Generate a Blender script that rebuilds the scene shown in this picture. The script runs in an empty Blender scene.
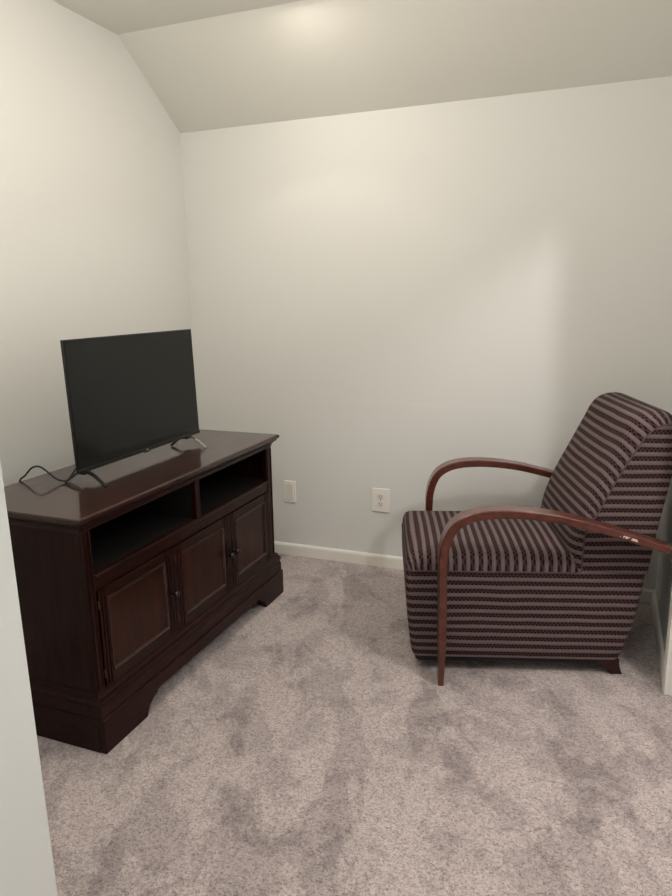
import bpy, bmesh, math, random
from mathutils import Vector, Matrix
random.seed(7)
S = bpy.context.scene
COL = S.collection

# ------------------------------------------------------------------ camera
F = 682.816
yaw, pitch, roll = 0.37518, 0.21877, -0.01472
cam_d = bpy.data.cameras.new('camera')
cam = bpy.data.objects.new('camera', cam_d); COL.objects.link(cam)
cam_d.sensor_fit = 'VERTICAL'; cam_d.sensor_height = 36.0
cam_d.lens = F / 896 * 36.0
cam_d.clip_start = 0.02
fw = Vector((-math.sin(yaw)*math.cos(pitch), math.cos(yaw)*math.cos(pitch), -math.sin(pitch)))
r0 = Vector((math.cos(yaw), math.sin(yaw), 0)); u0 = r0.cross(fw)
rr = math.cos(roll)*r0 + math.sin(roll)*u0
uu = -math.sin(roll)*r0 + math.cos(roll)*u0
M = Matrix((rr, uu, -fw)).transposed().to_4x4()
M.translation = Vector((2.026, -3.1061, 1.34))
cam.matrix_world = M
S.camera = cam

# ------------------------------------------------------------------ view, world, lights
S.view_settings.view_transform = 'Standard'
S.view_settings.look = 'None'
S.view_settings.exposure = 0.78
S.view_settings.gamma = 1.0
S.view_settings.use_curve_mapping = False
w = bpy.data.worlds.new('world'); S.world = w; w.use_nodes = True
w.node_tree.nodes['Background'].inputs[0].default_value = (0.8, 0.8, 0.85, 1)
w.node_tree.nodes['Background'].inputs[1].default_value = 0.1

def lamp(name, loc, power, col, radius):
    d = bpy.data.lights.new(name, 'POINT'); d.energy = power; d.color = col; d.shadow_soft_size = radius
    o = bpy.data.objects.new(name, d); COL.objects.link(o); o.location = loc
    return o
# recessed downlight in the flat ceiling: its open face spills everywhere below, its reflector adds a cone
_d = bpy.data.lights.new('downlight_face', 'AREA'); _d.shape = 'DISK'; _d.size = 0.15; _d.energy = 1.7; _d.color = (1.0, 0.92, 0.79)
_o = bpy.data.objects.new('downlight_face', _d); COL.objects.link(_o); _o.location = (0.86, -0.60, 2.435)
_d = bpy.data.lights.new('downlight_cone', 'SPOT'); _d.spot_size = math.radians(98); _d.spot_blend = 0.12; _d.energy = 1.7; _d.color = (1.0, 0.94, 0.84); _d.shadow_soft_size = 0.03
_o = bpy.data.objects.new('downlight_cone', _d); COL.objects.link(_o); _o.location = (0.80, -0.58, 2.42)
lamp('room_fill_light', (1.1, -1.50, 2.18), 13.5, (1.0, 0.92, 0.80), 0.16)  # added fill without a fixture, evens out the walls beside the downlight
lamp('side_hall_light', (2.83, -1.64, 2.34), 31.0, (1.0, 0.95, 0.93), 0.07)
lamp('entry_fill_light', (1.85, -2.75, 2.30), 8.0, (0.97, 0.99, 0.98), 0.12)  # added fill, no known fixture; brightens the near wall edge

# ------------------------------------------------------------------ helpers
def link(name, me, parent=None, mat=None, smooth=False):
    o = bpy.data.objects.new(name, me); COL.objects.link(o)
    if mat is not None and not me.materials: me.materials.append(mat)
    if parent is not None: o.parent = parent
    if smooth:
        for p in me.polygons: p.use_smooth = True
    return o

def from_bm(name, bm, mat, parent=None, smooth=False, bevel=0.0, seg=2, angle=30):
    bmesh.ops.recalc_face_normals(bm, faces=bm.faces)
    me = bpy.data.meshes.new(name); bm.to_mesh(me); bm.free()
    o = link(name, me, parent, mat)
    if bevel > 0:
        b = o.modifiers.new('bevel', 'BEVEL'); b.width = bevel; b.segments = seg
        b.limit_method = 'ANGLE'; b.angle_limit = math.radians(angle)
    if smooth or bevel > 0:
        for p in me.polygons: p.use_smooth = True
        try:
            me.set_sharp_from_angle(angle=math.radians(40))
        except Exception:
            pass
    return o

def box(bm, x0, x1, y0, y1, z0, z1):
    v = [bm.verts.new((x, y, z)) for x in (x0, x1) for y in (y0, y1) for z in (z0, z1)]
    for f in ((0,1,3,2),(4,6,7,5),(0,4,5,1),(2,3,7,6),(0,2,6,4),(1,5,7,3)):
        bm.faces.new([v[i] for i in f])

def boxo(name, b, mat, parent=None, bevel=0.0, seg=2):
    bm = bmesh.new(); box(bm, *b)
    return from_bm(name, bm, mat, parent, bevel=bevel, seg=seg)

def prism(bm, pts, axis, a0, a1):
    """extrude a closed 2-D outline along an axis; the outline gives the other two coordinates in order"""
    def P(p, a):
        if axis == 'y': return (p[0], a, p[1])
        if axis == 'x': return (a, p[0], p[1])
        return (p[0], p[1], a)
    A = [bm.verts.new(P(p, a0)) for p in pts]; B = [bm.verts.new(P(p, a1)) for p in pts]
    n = len(pts)
    bm.faces.new(A); bm.faces.new(B[::-1])
    for i in range(n): bm.faces.new([A[i], A[(i+1) % n], B[(i+1) % n], B[i]])

def sweep(bm, pts, radius, sides=8, closed_caps=True):
    pts = [Vector(p) for p in pts]; rings = []
    up = Vector((0.13, 0.21, 1)).normalized()
    for i, p in enumerate(pts):
        t = (pts[min(i+1, len(pts)-1)] - pts[max(i-1, 0)]).normalized()
        a = t.cross(up)
        if a.length < 1e-4: a = t.cross(Vector((1, 0, 0)))
        a.normalize(); b = t.cross(a).normalized()
        r = radius(i/(len(pts)-1)) if callable(radius) else radius
        rings.append([bm.verts.new(p + a*math.cos(2*math.pi*k/sides)*r + b*math.sin(2*math.pi*k/sides)*r) for k in range(sides)])
    for i in range(len(rings)-1):
        for k in range(sides):
            bm.faces.new([rings[i][k], rings[i][(k+1) % sides], rings[i+1][(k+1) % sides], rings[i+1][k]])
    if closed_caps: bm.faces.new(rings[0][::-1]); bm.faces.new(rings[-1])

def catmull(pts, n=8):
    pts = [Vector(p) for p in pts]; out = []
    P = [2*pts[0]-pts[1]] + pts + [2*pts[-1]-pts[-2]]
    for i in range(1, len(P)-2):
        for k in range(n):
            t = k/n
            out.append(0.5*((2*P[i]) + (-P[i-1]+P[i+1])*t + (2*P[i-1]-5*P[i]+4*P[i+1]-P[i+2])*t*t + (-P[i-1]+3*P[i]-3*P[i+1]+P[i+2])*t**3))
    out.append(P[-2]); return out

def lathe(bm, prof, origin, axis, sides=20):
    """prof: (distance along axis, radius)"""
    axis = Vector(axis).normalized(); a = axis.cross(Vector((0, 0.3, 1))).normalized(); b = axis.cross(a)
    o = Vector(origin); rings = []
    for d, r in prof:
        rings.append([bm.verts.new(o + axis*d + (a*math.cos(2*math.pi*k/sides) + b*math.sin(2*math.pi*k/sides))*r) for k in range(sides)])
    for i in range(len(rings)-1):
        for k in range(sides):
            bm.faces.new([rings[i][k], rings[i][(k+1) % sides], rings[i+1][(k+1) % sides], rings[i+1][k]])
    bm.faces.new(rings[0][::-1]); bm.faces.new(rings[-1])

def empty(name, loc, rz, label, cat):
    o = bpy.data.objects.new(name, None); COL.objects.link(o)
    o.location = loc; o.rotation_euler = (0, 0, rz); o.empty_display_size = 0.1
    o['label'] = label; o['category'] = cat
    return o

# ------------------------------------------------------------------ materials
def new_mat(name, color=(0.5, 0.5, 0.5), rough=0.5, metallic=0.0, coat=0.0, spec=0.5):
    m = bpy.data.materials.new(name); m.use_nodes = True
    b = m.node_tree.nodes['Principled BSDF']
    b.inputs['Base Color'].default_value = (*color, 1); b.inputs['Roughness'].default_value = rough
    b.inputs['Metallic'].default_value = metallic; b.inputs['Coat Weight'].default_value = coat
    b.inputs['Specular IOR Level'].default_value = spec
    return m, m.node_tree, b

def N(nt, t, **kw):
    n = nt.nodes.new(t)
    for k, v in kw.items(): setattr(n, k, v)
    return n

def math_node(nt, op, a, b=None, c=None):
    n = N(nt, 'ShaderNodeMath', operation=op)
    for i, v in enumerate((a, b, c)):
        if v is None: continue
        if isinstance(v, (int, float)): n.inputs[i].default_value = v
        else: nt.links.new(v, n.inputs[i])
    return n.outputs[0]

def mix(nt, fac, a, b):
    n = N(nt, 'ShaderNodeMix', data_type='RGBA')
    if isinstance(fac, (int, float)): n.inputs[0].default_value = fac
    else: nt.links.new(fac, n.inputs[0])
    for i, v in ((6, a), (7, b)):
        if isinstance(v, tuple): n.inputs[i].default_value = (*v, 1)
        else: nt.links.new(v, n.inputs[i])
    return n.outputs[2]

def ramp(nt, fac, stops, interp='LINEAR'):
    r = N(nt, 'ShaderNodeValToRGB'); r.color_ramp.interpolation = interp
    e = r.color_ramp.elements
    while len(e) < len(stops): e.new(0.5)
    for i, (p, c) in enumerate(stops):
        e[i].position = p; e[i].color = (*c, 1) if isinstance(c, tuple) else (c, c, c, 1)
    nt.links.new(fac, r.inputs[0]); return r.outputs[0]

def paint(name, col, rough=0.6, peel=0.15, seam=None):
    m, nt, b = new_mat(name, col, rough, spec=0.3)
    g = N(nt, 'ShaderNodeNewGeometry')
    n = N(nt, 'ShaderNodeTexNoise'); n.inputs['Scale'].default_value = 140; n.inputs['Detail'].default_value = 3
    nt.links.new(g.outputs['Position'], n.inputs['Vector'])
    n2 = N(nt, 'ShaderNodeTexNoise'); n2.inputs['Scale'].default_value = 2.2; n2.inputs['Detail'].default_value = 2
    nt.links.new(g.outputs['Position'], n2.inputs['Vector'])
    h = math_node(nt, 'ADD', math_node(nt, 'MULTIPLY', n.outputs[0], 0.0005), math_node(nt, 'MULTIPLY', n2.outputs[0], 0.012))
    if seam is not None:
        # taped drywall joint: a low, feathered ridge running along the wall
        sp = N(nt, 'ShaderNodeSeparateXYZ'); nt.links.new(g.outputs['Position'], sp.inputs[0])
        z = math_node(nt, 'SUBTRACT', sp.outputs[2], math_node(nt, 'MULTIPLY_ADD', sp.outputs[0], 0.012, seam))
        k = N(nt, 'ShaderNodeMapRange', interpolation_type='SMOOTHSTEP')
        k.inputs[1].default_value = -0.012; k.inputs[2].default_value = 0.012; k.inputs[3].default_value = 0.0020; k.inputs[4].default_value = 0.0
        nt.links.new(z, k.inputs[0])
        h = math_node(nt, 'ADD', h, k.outputs[0])
    bp = N(nt, 'ShaderNodeBump'); bp.inputs['Strength'].default_value = peel; bp.inputs['Distance'].default_value = 1.0
    nt.links.new(h, bp.inputs['Height']); nt.links.new(bp.outputs[0], b.inputs['Normal'])
    return m

WALL = paint('wall_paint', (0.760, 0.755, 0.733), seam=None)
WALLB = paint('wall_paint_back', (0.760, 0.755, 0.733), peel=0.35, seam=0.822)
CEIL = paint('ceiling_paint', (0.77, 0.76, 0.71), peel=0.25)
TRIM = paint('trim_paint', (0.84, 0.82, 0.76), rough=0.35, peel=0.03)

JAMB = paint('jamb_paint', (0.84, 0.87, 0.85), rough=0.45, peel=0.04)

def carpet():
    m, nt, b = new_mat('carpet', rough=0.95, spec=0.1)
    g = N(nt, 'ShaderNodeNewGeometry'); P = g.outputs['Position']
    def noise(s, d=2, rg=0.5, dist=0.0, vec=P):
        n = N(nt, 'ShaderNodeTexNoise'); n.inputs['Scale'].default_value = s; n.inputs['Detail'].default_value = d
        n.inputs['Roughness'].default_value = rg; n.inputs['Distortion'].default_value = dist
        nt.links.new(vec, n.inputs['Vector']); return n.outputs[0]
    # brushed pile: patches with fairly crisp borders, long ones from a vacuum
    mp = N(nt, 'ShaderNodeMapping'); mp.inputs['Scale'].default_value = (1.0, 0.42, 1.0); mp.inputs['Rotation'].default_value = (0, 0, 0.25)
    vr = N(nt, 'ShaderNodeVectorRotate', rotation_type='Z_AXIS'); vr.inputs['Angle'].default_value = -0.42; nt.links.new(P, vr.inputs['Vector']); nt.links.new(vr.outputs[0], mp.inputs[0])
    a = ramp(nt, noise(4.6, 6, 0.68, 0.4), [(0.43, 0.0), (0.50, 1.0)])
    c = ramp(nt, noise(5.6, 6, 0.66, 0.3, mp.outputs[0]), [(0.45, 0.0), (0.50, 1.0)])
    patch = math_node(nt, 'ADD', math_node(nt, 'MULTIPLY', a, 0.5), math_node(nt, 'MULTIPLY', c, 0.5))
    v1 = N(nt, 'ShaderNodeTexVoronoi'); v1.inputs['Scale'].default_value = 300; nt.links.new(P, v1.inputs['Vector'])
    sc_ = N(nt, 'ShaderNodeSeparateColor'); nt.links.new(v1.outputs['Color'], sc_.inputs[0])
    v2 = N(nt, 'ShaderNodeTexVoronoi'); v2.inputs['Scale'].default_value = 150; nt.links.new(P, v2.inputs['Vector'])
    sc2 = N(nt, 'ShaderNodeSeparateColor'); nt.links.new(v2.outputs['Color'], sc2.inputs[0])
    fine = math_node(nt, 'ADD', math_node(nt, 'MULTIPLY', sc_.outputs[0], 0.55), math_node(nt, 'MULTIPLY', sc2.outputs[0], 0.45))
    col = mix(nt, patch, (0.300, 0.245, 0.240), (0.530, 0.448, 0.430))
    tuft = ramp(nt, fine, [(0.10, 0.52), (0.45, 0.97), (0.90, 1.32)])
    mul = N(nt, 'ShaderNodeMix', data_type='RGBA', blend_type='MULTIPLY'); mul.inputs[0].default_value = 1.0
    nt.links.new(col, mul.inputs[6]); nt.links.new(tuft, mul.inputs[7])
    nt.links.new(mul.outputs[2], b.inputs['Base Color'])
    h = math_node(nt, 'ADD', math_node(nt, 'MULTIPLY', fine, 0.005), math_node(nt, 'MULTIPLY', noise(120, 3, 0.7), 0.010))
    h = math_node(nt, 'ADD', h, math_node(nt, 'MULTIPLY', patch, 0.004))
    h = math_node(nt, 'ADD', h, math_node(nt, 'MULTIPLY', noise(28, 3), 0.010))
    bp = N(nt, 'ShaderNodeBump'); bp.inputs['Strength'].default_value = 0.75; bp.inputs['Distance'].default_value = 1.0
    nt.links.new(h, bp.inputs['Height']); nt.links.new(bp.outputs[0], b.inputs['Normal'])
    b.inputs['Sheen Weight'].default_value = 0.25; b.inputs['Sheen Roughness'].default_value = 0.6
    return m
CARPET = carpet()

def wood(name, dark, light, rough, coat, scale=(1, 1, 1), grain=14, coat_rough=0.08, bump=0.02, spec=0.12):
    m, nt, b = new_mat(name, rough=rough, coat=coat)
    tc = N(nt, 'ShaderNodeTexCoord'); mp = N(nt, 'ShaderNodeMapping'); mp.inputs['Scale'].default_value = scale
    nt.links.new(tc.outputs['Object'], mp.inputs[0])
    n = N(nt, 'ShaderNodeTexNoise'); n.inputs['Scale'].default_value = grain; n.inputs['Detail'].default_value = 6; n.inputs['Roughness'].default_value = 0.65
    n.inputs['Distortion'].default_value = 0.3
    nt.links.new(mp.outputs[0], n.inputs['Vector'])
    c = ramp(nt, n.outputs[0], [(0.32, dark), (0.68, light)])
    nt.links.new(c, b.inputs['Base Color'])
    b.inputs['Coat Roughness'].default_value = coat_rough; b.inputs['Specular IOR Level'].default_value = spec
    bp = N(nt, 'ShaderNodeBump'); bp.inputs['Strength'].default_value = bump; bp.inputs['Distance'].default_value = 0.01
    nt.links.new(n.outputs[0], bp.inputs['Height']); nt.links.new(bp.outputs[0], b.inputs['Normal'])
    return m, nt, b
# cabinet: grain along y for rails and the top, along z for stiles, panels, sides
WD_H, _, _ = wood('cherry_horizontal', (0.009, 0.0020, 0.0014), (0.026, 0.0058, 0.0032), 0.35, 0.15, (9, 0.8, 9), 6, 0.12)
WD_V, _, _ = wood('cherry_vertical', (0.009, 0.0020, 0.0014), (0.024, 0.0055, 0.0032), 0.35, 0.12, (9, 9, 0.8), 6, 0.12)
WD_P, _, _ = wood('cherry_panel', (0.011, 0.0022, 0.0012), (0.040, 0.0085, 0.0032), 0.30, 0.22, (7, 7, 0.7), 6, 0.12)
WD_T, _, _ = wood('cherry_top', (0.015, 0.0050, 0.0040), (0.046, 0.0150, 0.011), 0.30, 0.75, (9, 0.8, 9), 6, 0.07, 0.008)
DARKIN, _, _ = new_mat('cabinet_inside_shade', (0.006, 0.004, 0.004), 0.6)  # near-black colour paints in the shade inside the open cubbies
KNOB, _, _ = new_mat('dark_pewter', (0.05, 0.045, 0.042), 0.32, 1.0)
BRASS, _, _ = new_mat('aged_brass', (0.10, 0.06, 0.035), 0.4, 1.0)
KNOBB, _, _ = new_mat('backplate_metal', (0.03, 0.026, 0.024), 0.4, 1.0)

# ------------------------------------------------------------------ the setting
XR = 2.30; ZC = 2.4423; ZK = 2.1364; SL = 0.4341
CX, CY = 1.024, -2.20          # corner of the wall the photo looks past
def structure(o): o['kind'] = 'structure'; return o
bm = bmesh.new(); box(bm, -0.12, 4.2, -4.6, 0.12, -0.10, 0.0)
structure(from_bm('floor', bm, CARPET))
structure(boxo('wall_left', (-0.12, 0.0, -2.32, 0.12, 0.0, 2.56), WALL))
structure(boxo('wall_back', (0.0, 4.2, 0.0, 0.12, 0.0, 2.56), WALLB))
# right wall with a doorway into the side hall
bm = bmesh.new(); D0, D1, DZ = -0.76, -2.05, 2.03
prism(bm, [(0, 0), (0, 2.56), (-2.60, 2.56), (-2.60, 0), (D1, 0), (D1, DZ), (D0, DZ), (D0, 0)], 'x', XR, XR+0.12)
structure(from_bm('wall_right', bm, WALL))
bm = bmesh.new()
prism(bm, [(0.0, 0.0), (CX, 0.0), (CX-0.026, 2.56), (0.0, 2.56)], 'y', -4.6, CY)
structure(from_bm('wall_front', bm, JAMB, bevel=0.006, seg=3))
structure(boxo('wall_entry_end', (0.9, 4.2, -4.72, -4.6, 0.0, 2.56), WALL))
structure(boxo('wall_side_hall', (4.2, 4.32, -4.6, 0.12, 0.0, 2.56), WALL))
structure(boxo('ceiling', (0.0, 4.2, -4.6, -SL, ZC, ZC+0.12), CEIL))
# sloped part of the ceiling, down to the knee wall
bm = bmesh.new(); prism(bm, [(-SL, ZC), (0.0, ZK), (0.0, ZK+0.42), (-SL, ZC+0.12)], 'x', 0.0, 4.2)
structure(from_bm('ceiling_slope', bm, CEIL))

def baseboard(name, x0, x1, y0, y1, axis):
    # profile with a small rounded top
    h, t = 0.062, 0.013
    bm = bmesh.new()
    prof = [(0, 0), (t, 0), (t, h-0.012), (t-0.002, h-0.006), (t-0.006, h-0.001), (0, h)]
    if axis == 'back': prism(bm, [(-p[0], p[1]) for p in prof], 'x', x0, x1)
    else:
        s = -1 if axis == 'right' else 1
        prism(bm, [(x0 + s*p[0], p[1]) for p in prof], 'y', y0, y1)
    return structure(from_bm(name, bm, TRIM))
baseboard('baseboard_back', 0.0, XR, 0, 0, 'back')
baseboard('baseboard_right', XR, 0, -0.70, -0.013, 'right')
baseboard('baseboard_left', 0.0, 0, -2.2, -0.013, 'left')
# casing of the doorway in the right wall
bm = bmesh.new()
pr = [(XR-0.013, -0.70), (XR-0.013, -0.715), (XR-0.016, -0.74), (XR-0.010, D0), (XR, D0), (XR, -0.70)]
prism(bm, [(p[0], p[1]) for p in pr], 'z', 0.0, DZ+0.06)
structure(from_bm('trim_1', bm, TRIM))
structure(boxo('trim_2', (XR-0.014, XR, D1, D0, DZ, DZ+0.06), TRIM, bevel=0.003))
structure(boxo('trim_3', (XR-0.014, XR, D1-0.06, D1, 0.0, DZ+0.06), TRIM, bevel=0.003))

# ------------------------------------------------------------------ electrical plates
PLATE, _, _ = new_mat('ivory_plastic', (0.88, 0.85, 0.80), 0.35)
PLATE2, _, _ = new_mat('ivory_plastic_dim', (0.80, 0.76, 0.70), 0.4)
SLOT, _, _ = new_mat('slot_dark', (0.05, 0.04, 0.035), 0.6)
SCREW, _, _ = new_mat('screw_painted', (0.55, 0.52, 0.47), 0.3, 0.3)

def plate(parent, w_, h_):
    bm = bmesh.new(); box(bm, -w_/2, w_/2, -0.006, 0, -h_/2, h_/2)
    return from_bm('cover_plate', bm, PLATE, parent, bevel=0.004, seg=3)
ou = empty('wall_outlet', (1.0385, 0, 0.349), 0, 'larger ivory duplex power outlet with two sockets low on back wall near chair', 'power outlet')
plate(ou, 0.092, 0.122)
for s in (1, -1):
    bm = bmesh.new()
    pts = []
    for k in range(28):
        a = 2*math.pi*k/28; pts.append((0.0172*math.cos(a), max(-0.0135, min(0.0135, 0.0172*math.sin(a))) + s*0.0195))
    prism(bm, pts, 'y', -0.0085, -0.004)
    rc = from_bm('socket', bm, PLATE2, ou, bevel=0.0008)
    bm = bmesh.new()
    for (x, hh) in ((-0.0065, 0.009), (0.0065, 0.0075)):
        box(bm, x-0.0013, x+0.0013, -0.0088, -0.007, s*0.0195+0.003-hh/2, s*0.0195+0.003+hh/2)
    pts = [(0.0027*math.cos(2*math.pi*k/12), 0.0027*math.sin(2*math.pi*k/12) + s*0.0195 - 0.0075) for k in range(12)]
    prism(bm, pts, 'y', -0.0088, -0.007)
    from_bm('slots', bm, SLOT, rc)
bm = bmesh.new(); lathe(bm, [(0, 0.0035), (0.0015, 0.0032), (0.002, 0.002)], (0, -0.0058, 0), (0, -1, 0), 14)
from_bm('screw', bm, SCREW, ou)

sw = empty('blank_wall_plate', (0.542, 0, 0.3475), 0, 'smaller ivory wall plate with plain rectangular insert just right of dark cabinet', 'wall plate')
plate(sw, 0.068, 0.118)
boxo('insert', (-0.021, 0.021, -0.0080, -0.004, -0.043, 0.043), PLATE2, sw, bevel=0.0015)
for s in (1, -1):
    bm = bmesh.new(); lathe(bm, [(0, 0.003), (0.0013, 0.0028), (0.0018, 0.0018)], (0, -0.0058, s*0.047), (0, -1, 0), 14)
    from_bm('screw', bm, SCREW, sw)

# ------------------------------------------------------------------ media cabinet
YC = -1.0825; XB = 0.2365
cab = empty('media_cabinet', (0.46, YC, 0), 0, 'dark cherry wood television cabinet with three doors and two open cubbies', 'cabinet')
def cb(x0, x1, y0, y1, z0, z1): return (x0-0.46, x1-0.46, y0-YC, y1-YC, z0, z1)
B0, B1 = -1.672, -0.493        # body in y
XF = 0.690                     # face frame front
FF = XF
# top: slab with a stepped and coved moulding below, mitred round front and both sides
def ring_loft(levels, mat, name, parent, smooth=False):
    """levels: (xfront, y0, y1, z); the back stays in one plane"""
    bm = bmesh.new(); R = []
    for (xf, y0, y1, z) in levels:
        R.append([bm.verts.new(p) for p in ((XB-0.46, y0-YC, z), (xf-0.46, y0-YC, z), (xf-0.46, y1-YC, z), (XB-0.46, y1-YC, z))])
    for a, b_ in zip(R, R[1:]):
        for k in range(4): bm.faces.new([a[k], a[(k+1) % 4], b_[(k+1) % 4], b_[k]])
    bm.faces.new(R[0][::-1]); bm.faces.new(R[-1])
    return from_bm(name, bm, mat, parent)
def lv(e, z): return (0.7155 - e, -1.708 + e, -0.457 - e, z)
top = ring_loft([lv(0.008, 0.7335), lv(0.002, 0.735), lv(0.0, 0.738), lv(0.0, 0.7455), lv(0.0015, 0.749), lv(0.0045, 0.751)], WD_T, 'top', cab)
mold = ring_loft([lv(0.0300, 0.698), lv(0.0285, 0.704), lv(0.0265, 0.705), lv(0.0255, 0.712), lv(0.020, 0.719), lv(0.0145, 0.7235), lv(0.0095, 0.7255), lv(0.0085, 0.7335)], WD_H, 'crown_moulding', cab)
# carcass
boxo('side_panel', cb(XB+0.01, XF-0.02, B0, B0+0.02, 0.0, 0.70), WD_V, cab, bevel=0.001)
boxo('side_panel', cb(XB+0.01, XF-0.02, B1-0.02, B1, 0.0, 0.70), WD_V, cab, bevel=0.001)
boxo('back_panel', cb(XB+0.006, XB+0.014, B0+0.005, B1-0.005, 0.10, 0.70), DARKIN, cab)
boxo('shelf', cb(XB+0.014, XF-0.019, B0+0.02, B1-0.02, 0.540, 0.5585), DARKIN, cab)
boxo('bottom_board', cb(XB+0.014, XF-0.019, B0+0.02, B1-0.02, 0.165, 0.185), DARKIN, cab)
# face frame: stiles, divider, rail and bottom rail
for nm, (y0, y1, z0, z1), mt in (('frame_stile', (B0, -1.640, 0.185, 0.700), WD_V), ('frame_stile', (-0.540, B1, 0.185, 0.700), WD_V), ('divider', (-1.097, -1.068, 0.559, 0.700), WD_V),
                         ('frame_rail', (-1.640, -0.540, 0.512, 0.559), WD_H), ('bottom_rail', (-1.640, -0.540, 0.185, 0.200), WD_H)):
    st = boxo(nm, cb(XF-0.02, XF, y0, y1, z0, z1), mt, cab, bevel=0.0015)
    if nm == 'frame_stile':
        for y in (y0+0.007, y1-0.007):
            boxo('stile_bead', cb(XF-0.001, XF+0.0035, y-0.0025, y+0.0025, 0.205, 0.695), WD_V, st, bevel=0.0015)
boxo('rail_bead', cb(XF, XF+0.006, -1.640, -0.540, 0.549, 0.559), WD_H, cab, bevel=0.0025, seg=3)
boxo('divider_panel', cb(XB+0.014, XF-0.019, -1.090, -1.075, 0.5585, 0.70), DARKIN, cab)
# doors
def door(y0, y1, p0, p1, knob_y, hinge_y):
    """y0..y1 the leaf, p0..p1 its sunk-and-raised panel"""
    z0, z1, c, d = 0.203, 0.509, 0.236, 0.477; xf = XF+0.006
    dr = boxo('door', cb(XF-0.004, XF-0.001, y0, y1, z0, z1), WD_V, cab)
    for q in ((y0, p0), (p1, y1)):
        wd = q[1]-q[0]
        pr_ = [(q[0], XF-0.002), (q[0], xf-0.0015), (q[0]+0.0015, xf)]
        # reeded stile: round grooves running up and down
        ng = 3 if wd > 0.045 else 2
        for g in range(ng):
            yc_ = q[0] + wd*(g+0.75)/(ng+0.5)
            pr_ += [(yc_-0.0035, xf), (yc_-0.002, xf-0.0035), (yc_+0.002, xf-0.0035), (yc_+0.0035, xf)]
        pr_ += [(q[1], xf), (q[1], XF-0.002)]
        bm = bmesh.new(); prism(bm, [(x-0.46, y-YC) for y, x in pr_], 'z', z0, z1)
        from_bm('stile', bm, WD_V, dr)
    for q in ((z0, c), (d, z1)):
        boxo('rail', cb(XF-0.002, xf-0.0006, p0, p1, *q), WD_H, dr, bevel=0.001)
    bm = bmesh.new(); R = []
    for (e, x) in ((0.0, xf-0.0006), (0.0015, xf+0.0030), (0.0045, xf+0.0036), (0.0085, xf+0.0005), (0.010, xf-0.0035), (0.013, xf-0.0040)):
        R.append([bm.verts.new((x-0.46, yy-YC, zz)) for yy, zz in ((p0+e, c+e), (p1-e, c+e), (p1-e, d-e), (p0+e, d-e))])
    for A, B in zip(R, R[1:]):
        for k in range(4): bm.faces.new([A[k], A[(k+1) % 4], B[(k+1) % 4], B[k]])
    from_bm('panel_bead', bm, WD_T, dr)
    bm = bmesh.new(); box(bm, *cb(XF-0.001, xf-0.0038, p0+0.010, p1-0.010, c+0.010, d-0.010))
    from_bm('door_panel', bm, WD_P, dr)
    ky = knob_y
    bm = bmesh.new()
    lathe(bm, [(0, 0.0085), (0.002, 0.0085), (0.003, 0.005), (0.010, 0.004), (0.014, 0.0065), (0.018, 0.0115), (0.022, 0.0125), (0.026, 0.0105), (0.029, 0.005)],
          (xf-0.46, ky-YC, 0.352), (1, 0, 0), 20)
    from_bm('knob', bm, KNOB, dr, smooth=True)
    bm = bmesh.new()
    pts = [(ky-YC-0.0065*s_, z) for s_, z in ((0.6, 0.300), (1, 0.312), (0.75, 0.335), (1.3, 0.352), (0.75, 0.369), (1, 0.392), (0.6, 0.404))]
    pts += [(2*(ky-YC)-p[0], p[1]) for p in pts[::-1]]
    prism(bm, pts, 'x', xf-0.46-0.001, xf-0.46+0.0016)
    from_bm('backplate', bm, KNOBB, dr)
    for hz in (0.245, 0.466):
        bm = bmesh.new(); lathe(bm, [(-0.014, 0.0008), (-0.013, 0.0024), (0.013, 0.0024), (0.014, 0.0008)], (xf-0.46-0.002, hinge_y-YC, hz), (0, 0, 1), 12)
        from_bm('hinge', bm, BRASS, dr, smooth=True)
door(-1.637, -1.254, -1.603, -1.314, -1.285, -1.6385)
door(-1.2505, -0.8895, -1.213, -0.932, -0.909, -1.2525)
door(-0.8865, -0.543, -0.843, -0.581, -0.862, -0.5415)
# base moulding and bracket feet
def lb(e, z): return (0.7005 - e, -1.677 + e*0.3, -0.452 - e, z)
baseband = ring_loft([lb(0.0, 0.075), lb(0.0, 0.150), lb(0.0035, 0.155), lb(0.003, 0.163), lb(0.0, 0.168), lb(0.0, 0.172), lb(0.003, 0.180), lb(0.009, 0.187), lb(0.0105, 0.196), lb(0.0125, 0.198)], WD_H, 'base_moulding', cab)
xo, y0b, y1b = 0.7065, -1.679, -0.445
bm = bmesh.new()
def foot_outline(s):
    # (distance from the outer corner, z)
    return [(0, 0), (0.205, 0), (0.212, 0.018), (0.222, 0.034), (0.238, 0.045), (0.250, 0.052), (0.262, 0.054), (0.268, 0.062), (0.285, 0.066)]
n_ = foot_outline(1)
front = [(y0b-YC + d, z) for d, z in n_] + [(y1b-YC - d*0.86, z) for d, z in n_[::-1]] + [(y1b-YC, 0.112), (y1b-YC, 0.112), (y0b-YC, 0.112)]
fr = []
for p in front:
    if not fr or (abs(p[0]-fr[-1][0])+abs(p[1]-fr[-1][1])) > 1e-6: fr.append(p)
prism(bm, fr, 'x', xo-0.022-0.46, xo-0.46)
from_bm('bracket_foot_rail', bm, WD_H, cab, bevel=0.0025)
for y0, y1 in ((y0b, y0b+0.018), (y1b-0.018, y1b)):
    bm = bmesh.new()
    side = [(xo-0.022-0.46, 0), (xo-0.022-0.46, 0.112), (XB-0.46, 0.112), (XB-0.46, 0.0)]
    prism(bm, side, 'y', y0-YC, y1-YC)
    from_bm('side_foot', bm, WD_H, cab)

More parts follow.
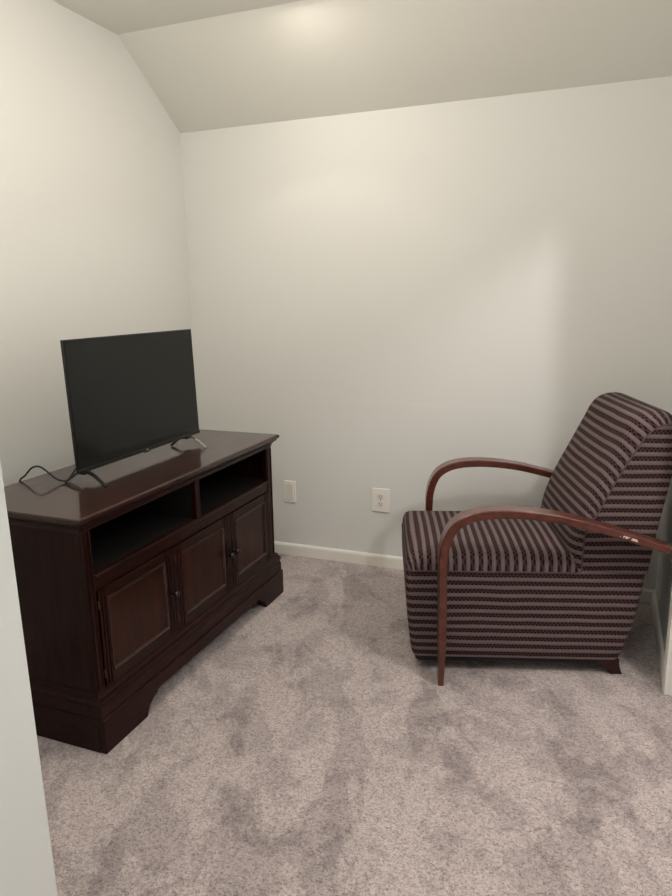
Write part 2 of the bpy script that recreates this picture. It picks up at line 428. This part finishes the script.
# ------------------------------------------------------------------ television
TVM, _, _ = new_mat('tv_plastic', (0.006, 0.006, 0.006), 0.35)
SCR, nt, b = new_mat('tv_screen', (0.007, 0.0085, 0.007), 0.15, spec=0.30, coat=0.0)
CHR, _, _ = new_mat('foot_metal', (0.55, 0.55, 0.55), 0.25, 1.0)
LOGO, _, _ = new_mat('logo_silver', (0.6, 0.6, 0.6), 0.3, 0.8)
TX, TY = 0.448, -1.0475
TX, TY = 0.452, -1.0425
tv = empty('television', (TX, TY, 0.751), 0, 'flat black television with a dark blank screen on the cabinet', 'television')
W2, Z0, Z1 = 0.3625, 0.033, 0.467
TILT = Matrix.Translation((0, 0, Z0)) @ Matrix.Rotation(math.radians(-1.6), 4, 'Y') @ Matrix.Translation((0, 0, -Z0))
bm = bmesh.new(); box(bm, -0.010, 0.0, -W2, W2, Z0, Z1)
tvp = [from_bm('bezel', bm, TVM, tv, bevel=0.0015)]
bm = bmesh.new(); prism(bm, [(-0.009, 0.05), (-0.009, 0.44), (-0.024, 0.40), (-0.030, 0.33), (-0.058, 0.28), (-0.058, 0.08), (-0.045, 0.05)], 'y', -0.27, 0.27)
tvp.append(from_bm('back_housing', bm, TVM, tv, bevel=0.006))
tvp.append(boxo('screen', (0.0, 0.0010, -W2+0.004, W2-0.004, Z0+0.014, Z1-0.004), SCR, tv))
tvp.append(boxo('chin', (0.0, 0.003, -W2+0.001, W2-0.001, Z0+0.0005, Z0+0.0135), TVM, tv, bevel=0.001))
tvp.append(boxo('sensor_tab', (-0.004, 0.004, -0.014, 0.014, Z0-0.004, Z0+0.001), TVM, tv, bevel=0.001))
# maker's mark: two tiny silver letters on the lower frame
for pcs in (((-0.0060, -0.0048, 0.0, 0.006), (-0.0060, -0.0015, 0.0, 0.0013)), ((0.0008, 0.0062, 0.0, 0.0013), (0.0008, 0.0062, 0.0047, 0.006), (0.0008, 0.0020, 0.0, 0.006), (0.0050, 0.0062, 0.0, 0.0033))):
    bm = bmesh.new()
    for a_, b_, c_, d_ in pcs: box(bm, 0.003, 0.0036, a_, b_, Z0+0.004+c_, Z0+0.004+d_)
    tvp.append(from_bm('logo', bm, LOGO, tv))
for o_ in tvp: o_.data.transform(TILT)
def leg(ya, yt, chrome):
    apex = Vector((-0.006, ya-TY, Z0+0.004))
    bm = bmesh.new()
    box(bm, -0.020, 0.004, ya-TY-0.016, ya-TY+0.016, Z0-0.008, Z0+0.002)
    f = from_bm('stand_foot', bm, TVM, tv, bevel=0.002)
    for x, nm, mt in ((0.112, 'front_prong', CHR if chrome else TVM), (-0.052, 'rear_prong', TVM)):
        bm = bmesh.new()
        tip = Vector((x, yt-TY, 0.0035))
        pts = [apex.lerp(tip, t) + Vector((0, 0, 0.006*math.sin(math.pi*t))) for t in [i/8 for i in range(9)]]
        d = (tip-apex).normalized(); R = []
        for i, p in enumerate(pts):
            hw = 0.008 - 0.003*i/8; th = 0.0035
            nn = Vector((-d.z, 0, d.x)) * (1 if d.x > 0 else -1); nn.normalize()
            R.append([bm.verts.new(p + Vector((0, sy*hw, 0)) + nn*sz*th) for sy, sz in ((-1, -1), (1, -1), (1, 1), (-1, 1))])
        for A, B in zip(R, R[1:]):
            for k in range(4): bm.faces.new([A[k], A[(k+1) % 4], B[(k+1) % 4], B[k]])
        bm.faces.new(R[0][::-1]); bm.faces.new(R[-1])
        from_bm(nm, bm, mt, f, bevel=0.001)
leg(-0.765, -0.812, True); leg(-1.366, -1.412, False)

CABLE, _, _ = new_mat('cable_rubber', (0.008, 0.008, 0.008), 0.45)
pts = catmull([(0.386, -1.318, 0.83), (0.384, -1.335, 0.79), (0.388, -1.375, 0.764), (0.392, -1.402, 0.7575), (0.372, -1.418, 0.765), (0.335, -1.416, 0.784),
               (0.300, -1.414, 0.800), (0.268, -1.416, 0.795), (0.243, -1.426, 0.768), (0.229, -1.436, 0.752), (0.216, -1.442, 0.70), (0.208, -1.44, 0.55), (0.200, -1.42, 0.25),
               (0.180, -1.38, 0.05), (0.14, -1.30, 0.008), (0.09, -1.18, 0.006), (0.06, -1.05, 0.006)], 8)
bm = bmesh.new(); sweep(bm, pts, 0.0032, 8)
cord = from_bm('power_cord', bm, CABLE, None, smooth=True)
cord['label'] = 'thin black power cord looping over the left back edge of the cabinet top'; cord['category'] = 'power cord'

# ------------------------------------------------------------------ armchair
TH = math.radians(17.5)
# local frame: x runs from the front leg to the back, y to the far side, z up
V0 = -1.0325
def fabric():
    m, nt, b = new_mat('striped_fabric', rough=0.9, spec=0.15)
    uv = N(nt, 'ShaderNodeUVMap'); sp = N(nt, 'ShaderNodeSeparateXYZ'); nt.links.new(uv.outputs[0], sp.inputs[0])
    g = N(nt, 'ShaderNodeTexCoord')
    nz = N(nt, 'ShaderNodeTexNoise'); nz.inputs['Scale'].default_value = 7; nz.inputs['Detail'].default_value = 1; nt.links.new(g.outputs['Object'], nz.inputs['Vector'])
    s = math_node(nt, 'MULTIPLY_ADD', nz.outputs[0], 0.006, sp.outputs[0])
    PER = 0.0300
    f = math_node(nt, 'FRACT', math_node(nt, 'DIVIDE', s, PER))
    # band mask: 0 dark, 1 light
    band = ramp(nt, f, [(0.0, 0.2), (0.05, 0.75), (0.18, 0.7), (0.27, 1.0), (0.38, 0.7), (0.46, 0.7), (0.52, 0.0), (0.96, 0.0)])
    col = mix(nt, band, (0.062, 0.029, 0.031), (0.180, 0.136, 0.132))
    # two staggered rows of dark woven dots in the dark band
    t = math_node(nt, 'DIVIDE', sp.outputs[1], 0.0135)
    def row(c, ph):
        dx = math_node(nt, 'SUBTRACT', math_node(nt, 'FRACT', math_node(nt, 'ADD', t, ph)), 0.5)
        dy = math_node(nt, 'MULTIPLY', math_node(nt, 'SUBTRACT', f, c), PER/0.0135)
        q = math_node(nt, 'ADD', math_node(nt, 'POWER', math_node(nt, 'ABSOLUTE', dx), 2.0), math_node(nt, 'POWER', math_node(nt, 'ABSOLUTE', dy), 2.0))
        return math_node(nt, 'LESS_THAN', q, 0.085)
    dots = math_node(nt, 'MAXIMUM', row(0.60, 0.0), row(0.88, 0.5))
    col = mix(nt, dots, col, (0.010, 0.008, 0.010))
    fn = N(nt, 'ShaderNodeTexNoise'); fn.inputs['Scale'].default_value = 420; nt.links.new(g.outputs['Object'], fn.inputs['Vector'])
    mul = N(nt, 'ShaderNodeMix', data_type='RGBA', blend_type='MULTIPLY'); mul.inputs[0].default_value = 1.0
    nt.links.new(col, mul.inputs[6]); nt.links.new(ramp(nt, fn.outputs[0], [(0.3, 0.7), (0.7, 1.25)]), mul.inputs[7])
    nt.links.new(mul.outputs[2], b.inputs['Base Color'])
    h = math_node(nt, 'SUBTRACT', math_node(nt, 'MULTIPLY', band, 0.0016), math_node(nt, 'MULTIPLY', dots, 0.0015))
    h = math_node(nt, 'ADD', h, math_node(nt, 'MULTIPLY', fn.outputs[0], 0.0012))
    bp = N(nt, 'ShaderNodeBump'); bp.inputs['Strength'].default_value = 0.8; bp.inputs['Distance'].default_value = 1.0
    nt.links.new(h, bp.inputs['Height']); nt.links.new(bp.outputs[0], b.inputs['Normal'])
    b.inputs['Sheen Weight'].default_value = 0.02
    return m
FAB = fabric()
PIPE, _, _ = new_mat('piping_cord', (0.075, 0.045, 0.047), 0.85)
BLACKC, _, _ = new_mat('dust_cover', (0.008, 0.008, 0.009), 0.9)
ARMW, nt, b = wood('arm_wood', (0.050, 0.0095, 0.005), (0.125, 0.026, 0.013), 0.33, 0.7, (3, 6, 3), 9, 0.16, spec=0.4)
# worn, scratched patch near the back end of the near arm
tc = N(nt, 'ShaderNodeTexCoord'); sp = N(nt, 'ShaderNodeSeparateXYZ'); nt.links.new(tc.outputs['Object'], sp.inputs[0])
wn = N(nt, 'ShaderNodeTexNoise'); wn.inputs['Scale'].default_value = 55; wn.inputs['Detail'].default_value = 3; nt.links.new(tc.outputs['Object'], wn.inputs['Vector'])
msk = math_node(nt, 'GREATER_THAN', wn.outputs[0], 0.45)
# the line of the arm there: z = 0.5585 - 0.30*(x-0.583); keep close under its upper edge
line = math_node(nt, 'SUBTRACT', sp.outputs[2], math_node(nt, 'MULTIPLY_ADD', sp.outputs[0], -0.31, 0.7385))
near_line = math_node(nt, 'LESS_THAN', math_node(nt, 'ABSOLUTE', line), 0.0042)
inx = math_node(nt, 'LESS_THAN', math_node(nt, 'ABSOLUTE', math_node(nt, 'SUBTRACT', sp.outputs[0], 0.612)), 0.040)
iny = math_node(nt, 'LESS_THAN', sp.outputs[1], -0.345)
msk = math_node(nt, 'MULTIPLY', math_node(nt, 'MULTIPLY', msk, near_line), math_node(nt, 'MULTIPLY', inx, iny))
old = b.inputs['Base Color'].links[0].from_socket
nt.links.new(mix(nt, msk, old, (0.75, 0.66, 0.58)), b.inputs['Base Color'])
LEGW, _, _ = wood('leg_wood', (0.022, 0.006, 0.006), (0.040, 0.012, 0.010), 0.35, 0.5, (5, 5, 1), 6, 0.15)

ca, sa = math.cos(TH), math.sin(TH)
U0 = 1.217
# th=17.5: the leg foot's floor point stays at (1.567,-0.970)
LEGU = 1.567*ca + -0.970*sa; LEGV = -1.567*sa + -0.970*ca
V0 = LEGV + 0.353
ox = LEGU*ca - V0*sa; oy = LEGU*sa + V0*ca
ch = empty('armchair', (ox, oy, 0), TH, 'upholstered armchair in brown and mauve stripes with curved wooden arms', 'armchair')
HW = 0.2625

def uvset(bm, f, fn):
    l = bm.loops.layers.uv.verify()
    for lp in f.loops: lp[l].uv = fn(lp.vert.co)

def interp(tab, z):
    if z <= tab[0][0]: return tab[0][1]
    for (a, va), (b_, vb) in zip(tab, tab[1:]):
        if z <= b_: return va + (vb-va)*(z-a)/(b_-a)
    return tab[-1][1]
FRONT = [(0.050, -0.092), (0.066, -0.098), (0.184, -0.110), (0.281, -0.118), (0.350, -0.122), (0.392, -0.122), (0.44, -0.12)]
REAR = [(0.050, 0.633), (0.092, 0.648), (0.189, 0.676), (0.325, 0.699), (0.40, 0.706), (0.456, 0.712), (0.571, 0.725)]

def rrect(u0_, u1_, hw, rc, n=6, ns=16, nv=14):
    pts = []
    def arc(cx_, cy_, a0):
        for k in range(n+1):
            a = a0 + (math.pi/2)*k/n; pts.append((cx_ + rc*math.cos(a), cy_ + rc*math.sin(a)))
    def seg(a, b_, m):
        for k in range(1, m): pts.append((a[0]+(b_[0]-a[0])*k/m, a[1]+(b_[1]-a[1])*k/m))
    arc(u1_-rc, hw-rc, 0); seg((u1_-rc, hw), (u0_+rc, hw), ns)
    arc(u0_+rc, hw-rc, math.pi/2); seg((u0_, hw-rc), (u0_, -hw+rc), nv)
    arc(u0_+rc, -hw+rc, math.pi); seg((u0_+rc, -hw), (u1_-rc, -hw), ns)
    arc(u1_-rc, -hw+rc, 1.5*math.pi); seg((u1_, -hw+rc), (u1_, hw-rc), nv)
    return pts

# body box: sides and front carry the stripes level
bm = bmesh.new(); uvl = bm.loops.layers.uv.verify()
rings = []; NZ = 22
for j in range(NZ+1):
    z = 0.062 + (0.392-0.062)*j/NZ
    bul = 0.006*math.sin(math.pi*j/NZ)
    e = 0.003*(1-min(1, j/1.5))
    rr_ = rrect(interp(FRONT, z)-bul*0.5+e, interp(REAR, z)-e, HW+bul*0.6-e, 0.024)
    rings.append([(bm.verts.new((x, y, z))) for x, y in rr_])
n = len(rings[0]); per = [0.0]
for k in range(n):
    a, b_ = rings[10][k].co, rings[10][(k+1) % n].co; per.append(per[-1] + (a-b_).length)
for j in range(NZ):
    for k in range(n):
        f = bm.faces.new([rings[j][k], rings[j][(k+1) % n], rings[j+1][(k+1) % n], rings[j+1][k]])
        t = (per[k], per[k+1], per[k+1], per[k])
        for i, lp in enumerate(f.loops): lp[uvl].uv = (lp.vert.co.z, t[i])
bm.faces.new(rings[0][::-1]); bm.faces.new(rings[-1])
from_bm('seat_base', bm, FAB, ch, smooth=True)

# seat top: shoulders rolled down to the seam on front and sides
bm = bmesh.new(); uvl = bm.loops.layers.uv.verify()
rings = []; SF, SR = -0.122, 0.487
prof_ = []
for k in range(9):
    a = math.pi/2*k/8; prof_.append((0.030*(1-math.cos(a)), 0.391 + 0.062*math.sin(a)))
for e in (0.07, 0.10, 0.14, 0.18, 0.22, 0.255): prof_.append((e, 0.453))
hu = (SR-SF)/2; cu = (SR+SF)/2
for e, z in prof_:
    base = rrect(SF, SR, HW+0.001, 0.030)
    ev = min(e*1.25, e+0.03) if e > 0 else 0
    rr_ = [(cu + (x-cu)*(hu-e*0.8)/hu, y*max(0.004, HW+0.001-ev*(0.8 if e > 0.2 else 1))/(HW+0.001)) for x, y in base]
    R = []
    for x, y in rr_:
        cr = 0.014*(1-(y/HW)**2)*min(1, max(0, (z-0.391)/0.04)) - 0.004*((x-0.15)/0.3)**2*0
        R.append(bm.verts.new((x, y, z + cr)))
    rings.append(R)
n = len(rings[0])
def suv(c): return (c.x - (0.453-c.z)*0.8*min(1, max(0, (SF+0.05-c.x)/0.05)), c.y)
for j in range(len(rings)-1):
    for k in range(n):
        f = bm.faces.new([rings[j][k], rings[j][(k+1) % n], rings[j+1][(k+1) % n], rings[j+1][k]])
        uvset(bm, f, suv)
f = bm.faces.new(rings[-1]); uvset(bm, f, suv)
from_bm('seat', bm, FAB, ch, smooth=True)

# backrest
C_ = catmull([(0.450, 0, 0.400), (0.448, 0, 0.47), (0.462, 0, 0.547), (0.499, 0, 0.65), (0.550, 0, 0.756), (0.597, 0, 0.855), (0.624, 0, 0.912), (0.657, 0, 0.943), (0.700, 0, 0.954), (0.742, 0, 0.949), (0.768, 0, 0.925), (0.775, 0, 0.890)], 6)
S_ = catmull([(0.483, 0, 0.394), (0.484, 0, 0.47), (0.491, 0, 0.545), (0.527, 0, 0.612), (0.577, 0, 0.720), (0.629, 0, 0.820), (0.665, 0, 0.876), (0.697, 0, 0.904), (0.722, 0, 0.913), (0.746, 0, 0.913), (0.765, 0, 0.900), (0.772, 0, 0.885)], 6)
Rr = [Vector((0.766, 0, 0.83)), Vector((0.758, 0, 0.75)), Vector((0.743, 0, 0.66)), Vector((0.728, 0, 0.571)), Vector((0.713, 0, 0.456)), Vector((0.706, 0, 0.394))]
bm = bmesh.new(); uvl = bm.loops.layers.uv.verify()
arc = [0.0]
for a, b_ in zip(C_, C_[1:]): arc.append(arc[-1] + (a-b_).length)
stn = []
for k in range(8): stn.append((-HW + 0.058*(k/7)**1.6, k/7))
vs = [v for v, _ in stn] + [-0.14, -0.07, 0, 0.07, 0.14] + [-v for v, _ in stn[::-1]]
cols = []
for v in vs:
    d = HW - abs(v); q = min(1, d/0.058); wgt = math.sqrt(max(0, 1-(1-q)**2)); crown = 0.010*(1-(v/HW)**2)
    cols.append([bm.verts.new(Vector((0, v, 0)) + s_.lerp(c, wgt) + Vector((-crown*0.8*min(1, max(0, (c.z-0.40)/0.1)), 0, crown*0.3*(1 if c.z > 0.9 else 0)))) for s_, c in zip(S_, C_)])
for j in range(len(vs)-1):
    for i in range(len(C_)-1):
        f = bm.faces.new([cols[j][i], cols[j+1][i], cols[j+1][i+1], cols[j][i+1]])
        tt = ((arc[i], vs[j]), (arc[i], vs[j+1]), (arc[i+1], vs[j+1]), (arc[i+1], vs[j]))
        for lp, q in zip(f.loops, tt): lp[uvl].uv = q
rc_ = [[bm.verts.new((r.x, v, r.z)) for r in Rr] for v in vs]
for j in range(len(vs)-1):
    f = bm.faces.new([cols[j][-1], cols[j+1][-1], rc_[j+1][0], rc_[j][0]]); uvset(bm, f, lambda c: (c.z, c.y))
    for i in range(len(Rr)-1):
        f = bm.faces.new([rc_[j][i], rc_[j+1][i], rc_[j+1][i+1], rc_[j][i+1]]); uvset(bm, f, lambda c: (c.z, c.y))
    f = bm.faces.new([rc_[j][-1], rc_[j+1][-1], cols[j+1][0], cols[j][0]]); uvset(bm, f, lambda c: (c.z, c.y))
for j in (0, -1):
    loop = [bm.verts.new(v.co) for v in cols[j]] + [bm.verts.new(v.co) for v in rc_[j]]
    f = bm.faces.new(loop if j == 0 else loop[::-1]); uvset(bm, f, lambda c: (c.z, c.x))
bmesh.ops.triangulate(bm, faces=[f for f in bm.faces if len(f.verts) > 4])
o = from_bm('backrest', bm, FAB, ch, smooth=True)

# piping along the seams
for s in (-1, 1):
    bm = bmesh.new(); sweep(bm, [Vector((p.x, s*(HW-0.001), p.z)) for p in S_], 0.0030, 8)
    from_bm('piping', bm, PIPE, ch, smooth=True)
ring = rrect(SF, 0.478, HW+0.0015, 0.030)
bm = bmesh.new()
pp = [Vector((x, y, 0.392)) for x, y in ring if x < 0.47]
# order: far side to front to near side
far_ = [p for p in pp]
sweep(bm, far_, 0.0028, 8)
from_bm('piping', bm, PIPE, ch, smooth=True)
bm = bmesh.new(); rz_ = rrect(-0.085, 0.600, HW-0.010, 0.02); prism(bm, rz_, 'z', 0.042, 0.064)
from_bm('underside', bm, BLACKC, ch)

# bent wood arms: each one strip from the floor at the front round to the back
ARM = catmull([(0.0, 0, 0.0), (0.0015, 0, 0.10), (0.002, 0, 0.207), (0.001, 0, 0.32), (0.0, 0, 0.42), (0.004, 0, 0.505), (0.030, 0, 0.574), (0.074, 0, 0.609), (0.130, 0, 0.625), (0.203, 0, 0.630), (0.284, 0, 0.626),
               (0.366, 0, 0.615), (0.447, 0, 0.597), (0.529, 0, 0.575), (0.583, 0, 0.5585), (0.637, 0, 0.5415), (0.735, 0, 0.510)], 8)
def arm(s):
    bm = bmesh.new(); R = []
    yc = -0.3205 if s < 0 else 0.334
    m = len(ARM)
    for i, p in enumerate(ARM):
        t = (ARM[min(i+1, m-1)] - ARM[max(i-1, 0)]).normalized(); nn = Vector((-t.z, 0, t.x))
        if p.z < 0.45 and p.x < 0.02: th = 0.0095 + 0.0045*min(1, p.z/0.25)
        else: th = 0.0150 - 0.0025*min(1, max(0, (p.x-0.05)/0.5))
        hw = 0.0325
        e = 0.003
        sec = ((-hw+e, -th), (hw-e, -th), (hw, -th+e), (hw, th-e), (hw-e, th), (-hw+e, th), (-hw, th-e), (-hw, -th+e))
        R.append([bm.verts.new(Vector((p.x - (0.004 if s > 0 else 0), yc + a, p.z*(1.018 if s > 0 else 1))) + nn*b_) for a, b_ in sec])
    for A, B in zip(R, R[1:]):
        for k in range(8): bm.faces.new([A[k], A[(k+1) % 8], B[(k+1) % 8], B[k]])
    bm.faces.new(R[0][::-1]); bm.faces.new(R[-1])
    a = from_bm('arm', bm, ARMW, ch, smooth=True)
    for (x, z) in ((0.0, 0.30), (0.600, 0.553)):
        bm = bmesh.new(); lathe(bm, [(0, 0.009), (0.040, 0.009)], (x, yc-s*0.025, z), (0, -s, 0), 14)
        from_bm('spacer', bm, LEGW, a, smooth=True)
arm(-1); arm(1)
for s in (-1, 1):
    bm = bmesh.new(); R = []
    yc = s*0.232
    for z, a, b_ in ((0.060, 0.554, 0.639), (0.045, 0.572, 0.640), (0.025, 0.594, 0.644), (0.010, 0.606, 0.650), (0.0, 0.612, 0.655)):
        hw = 0.022 - 0.004*(0.06-z)/0.06
        R.append([bm.verts.new(q) for q in ((a, yc-hw, z), (b_, yc-hw, z), (b_, yc+hw, z), (a, yc+hw, z))])
    for A, B in zip(R, R[1:]):
        for k in range(4): bm.faces.new([A[k], A[(k+1) % 4], B[(k+1) % 4], B[k]])
    bm.faces.new(R[0][::-1]); bm.faces.new(R[-1])
    from_bm('rear_leg', bm, LEGW, ch, bevel=0.002)
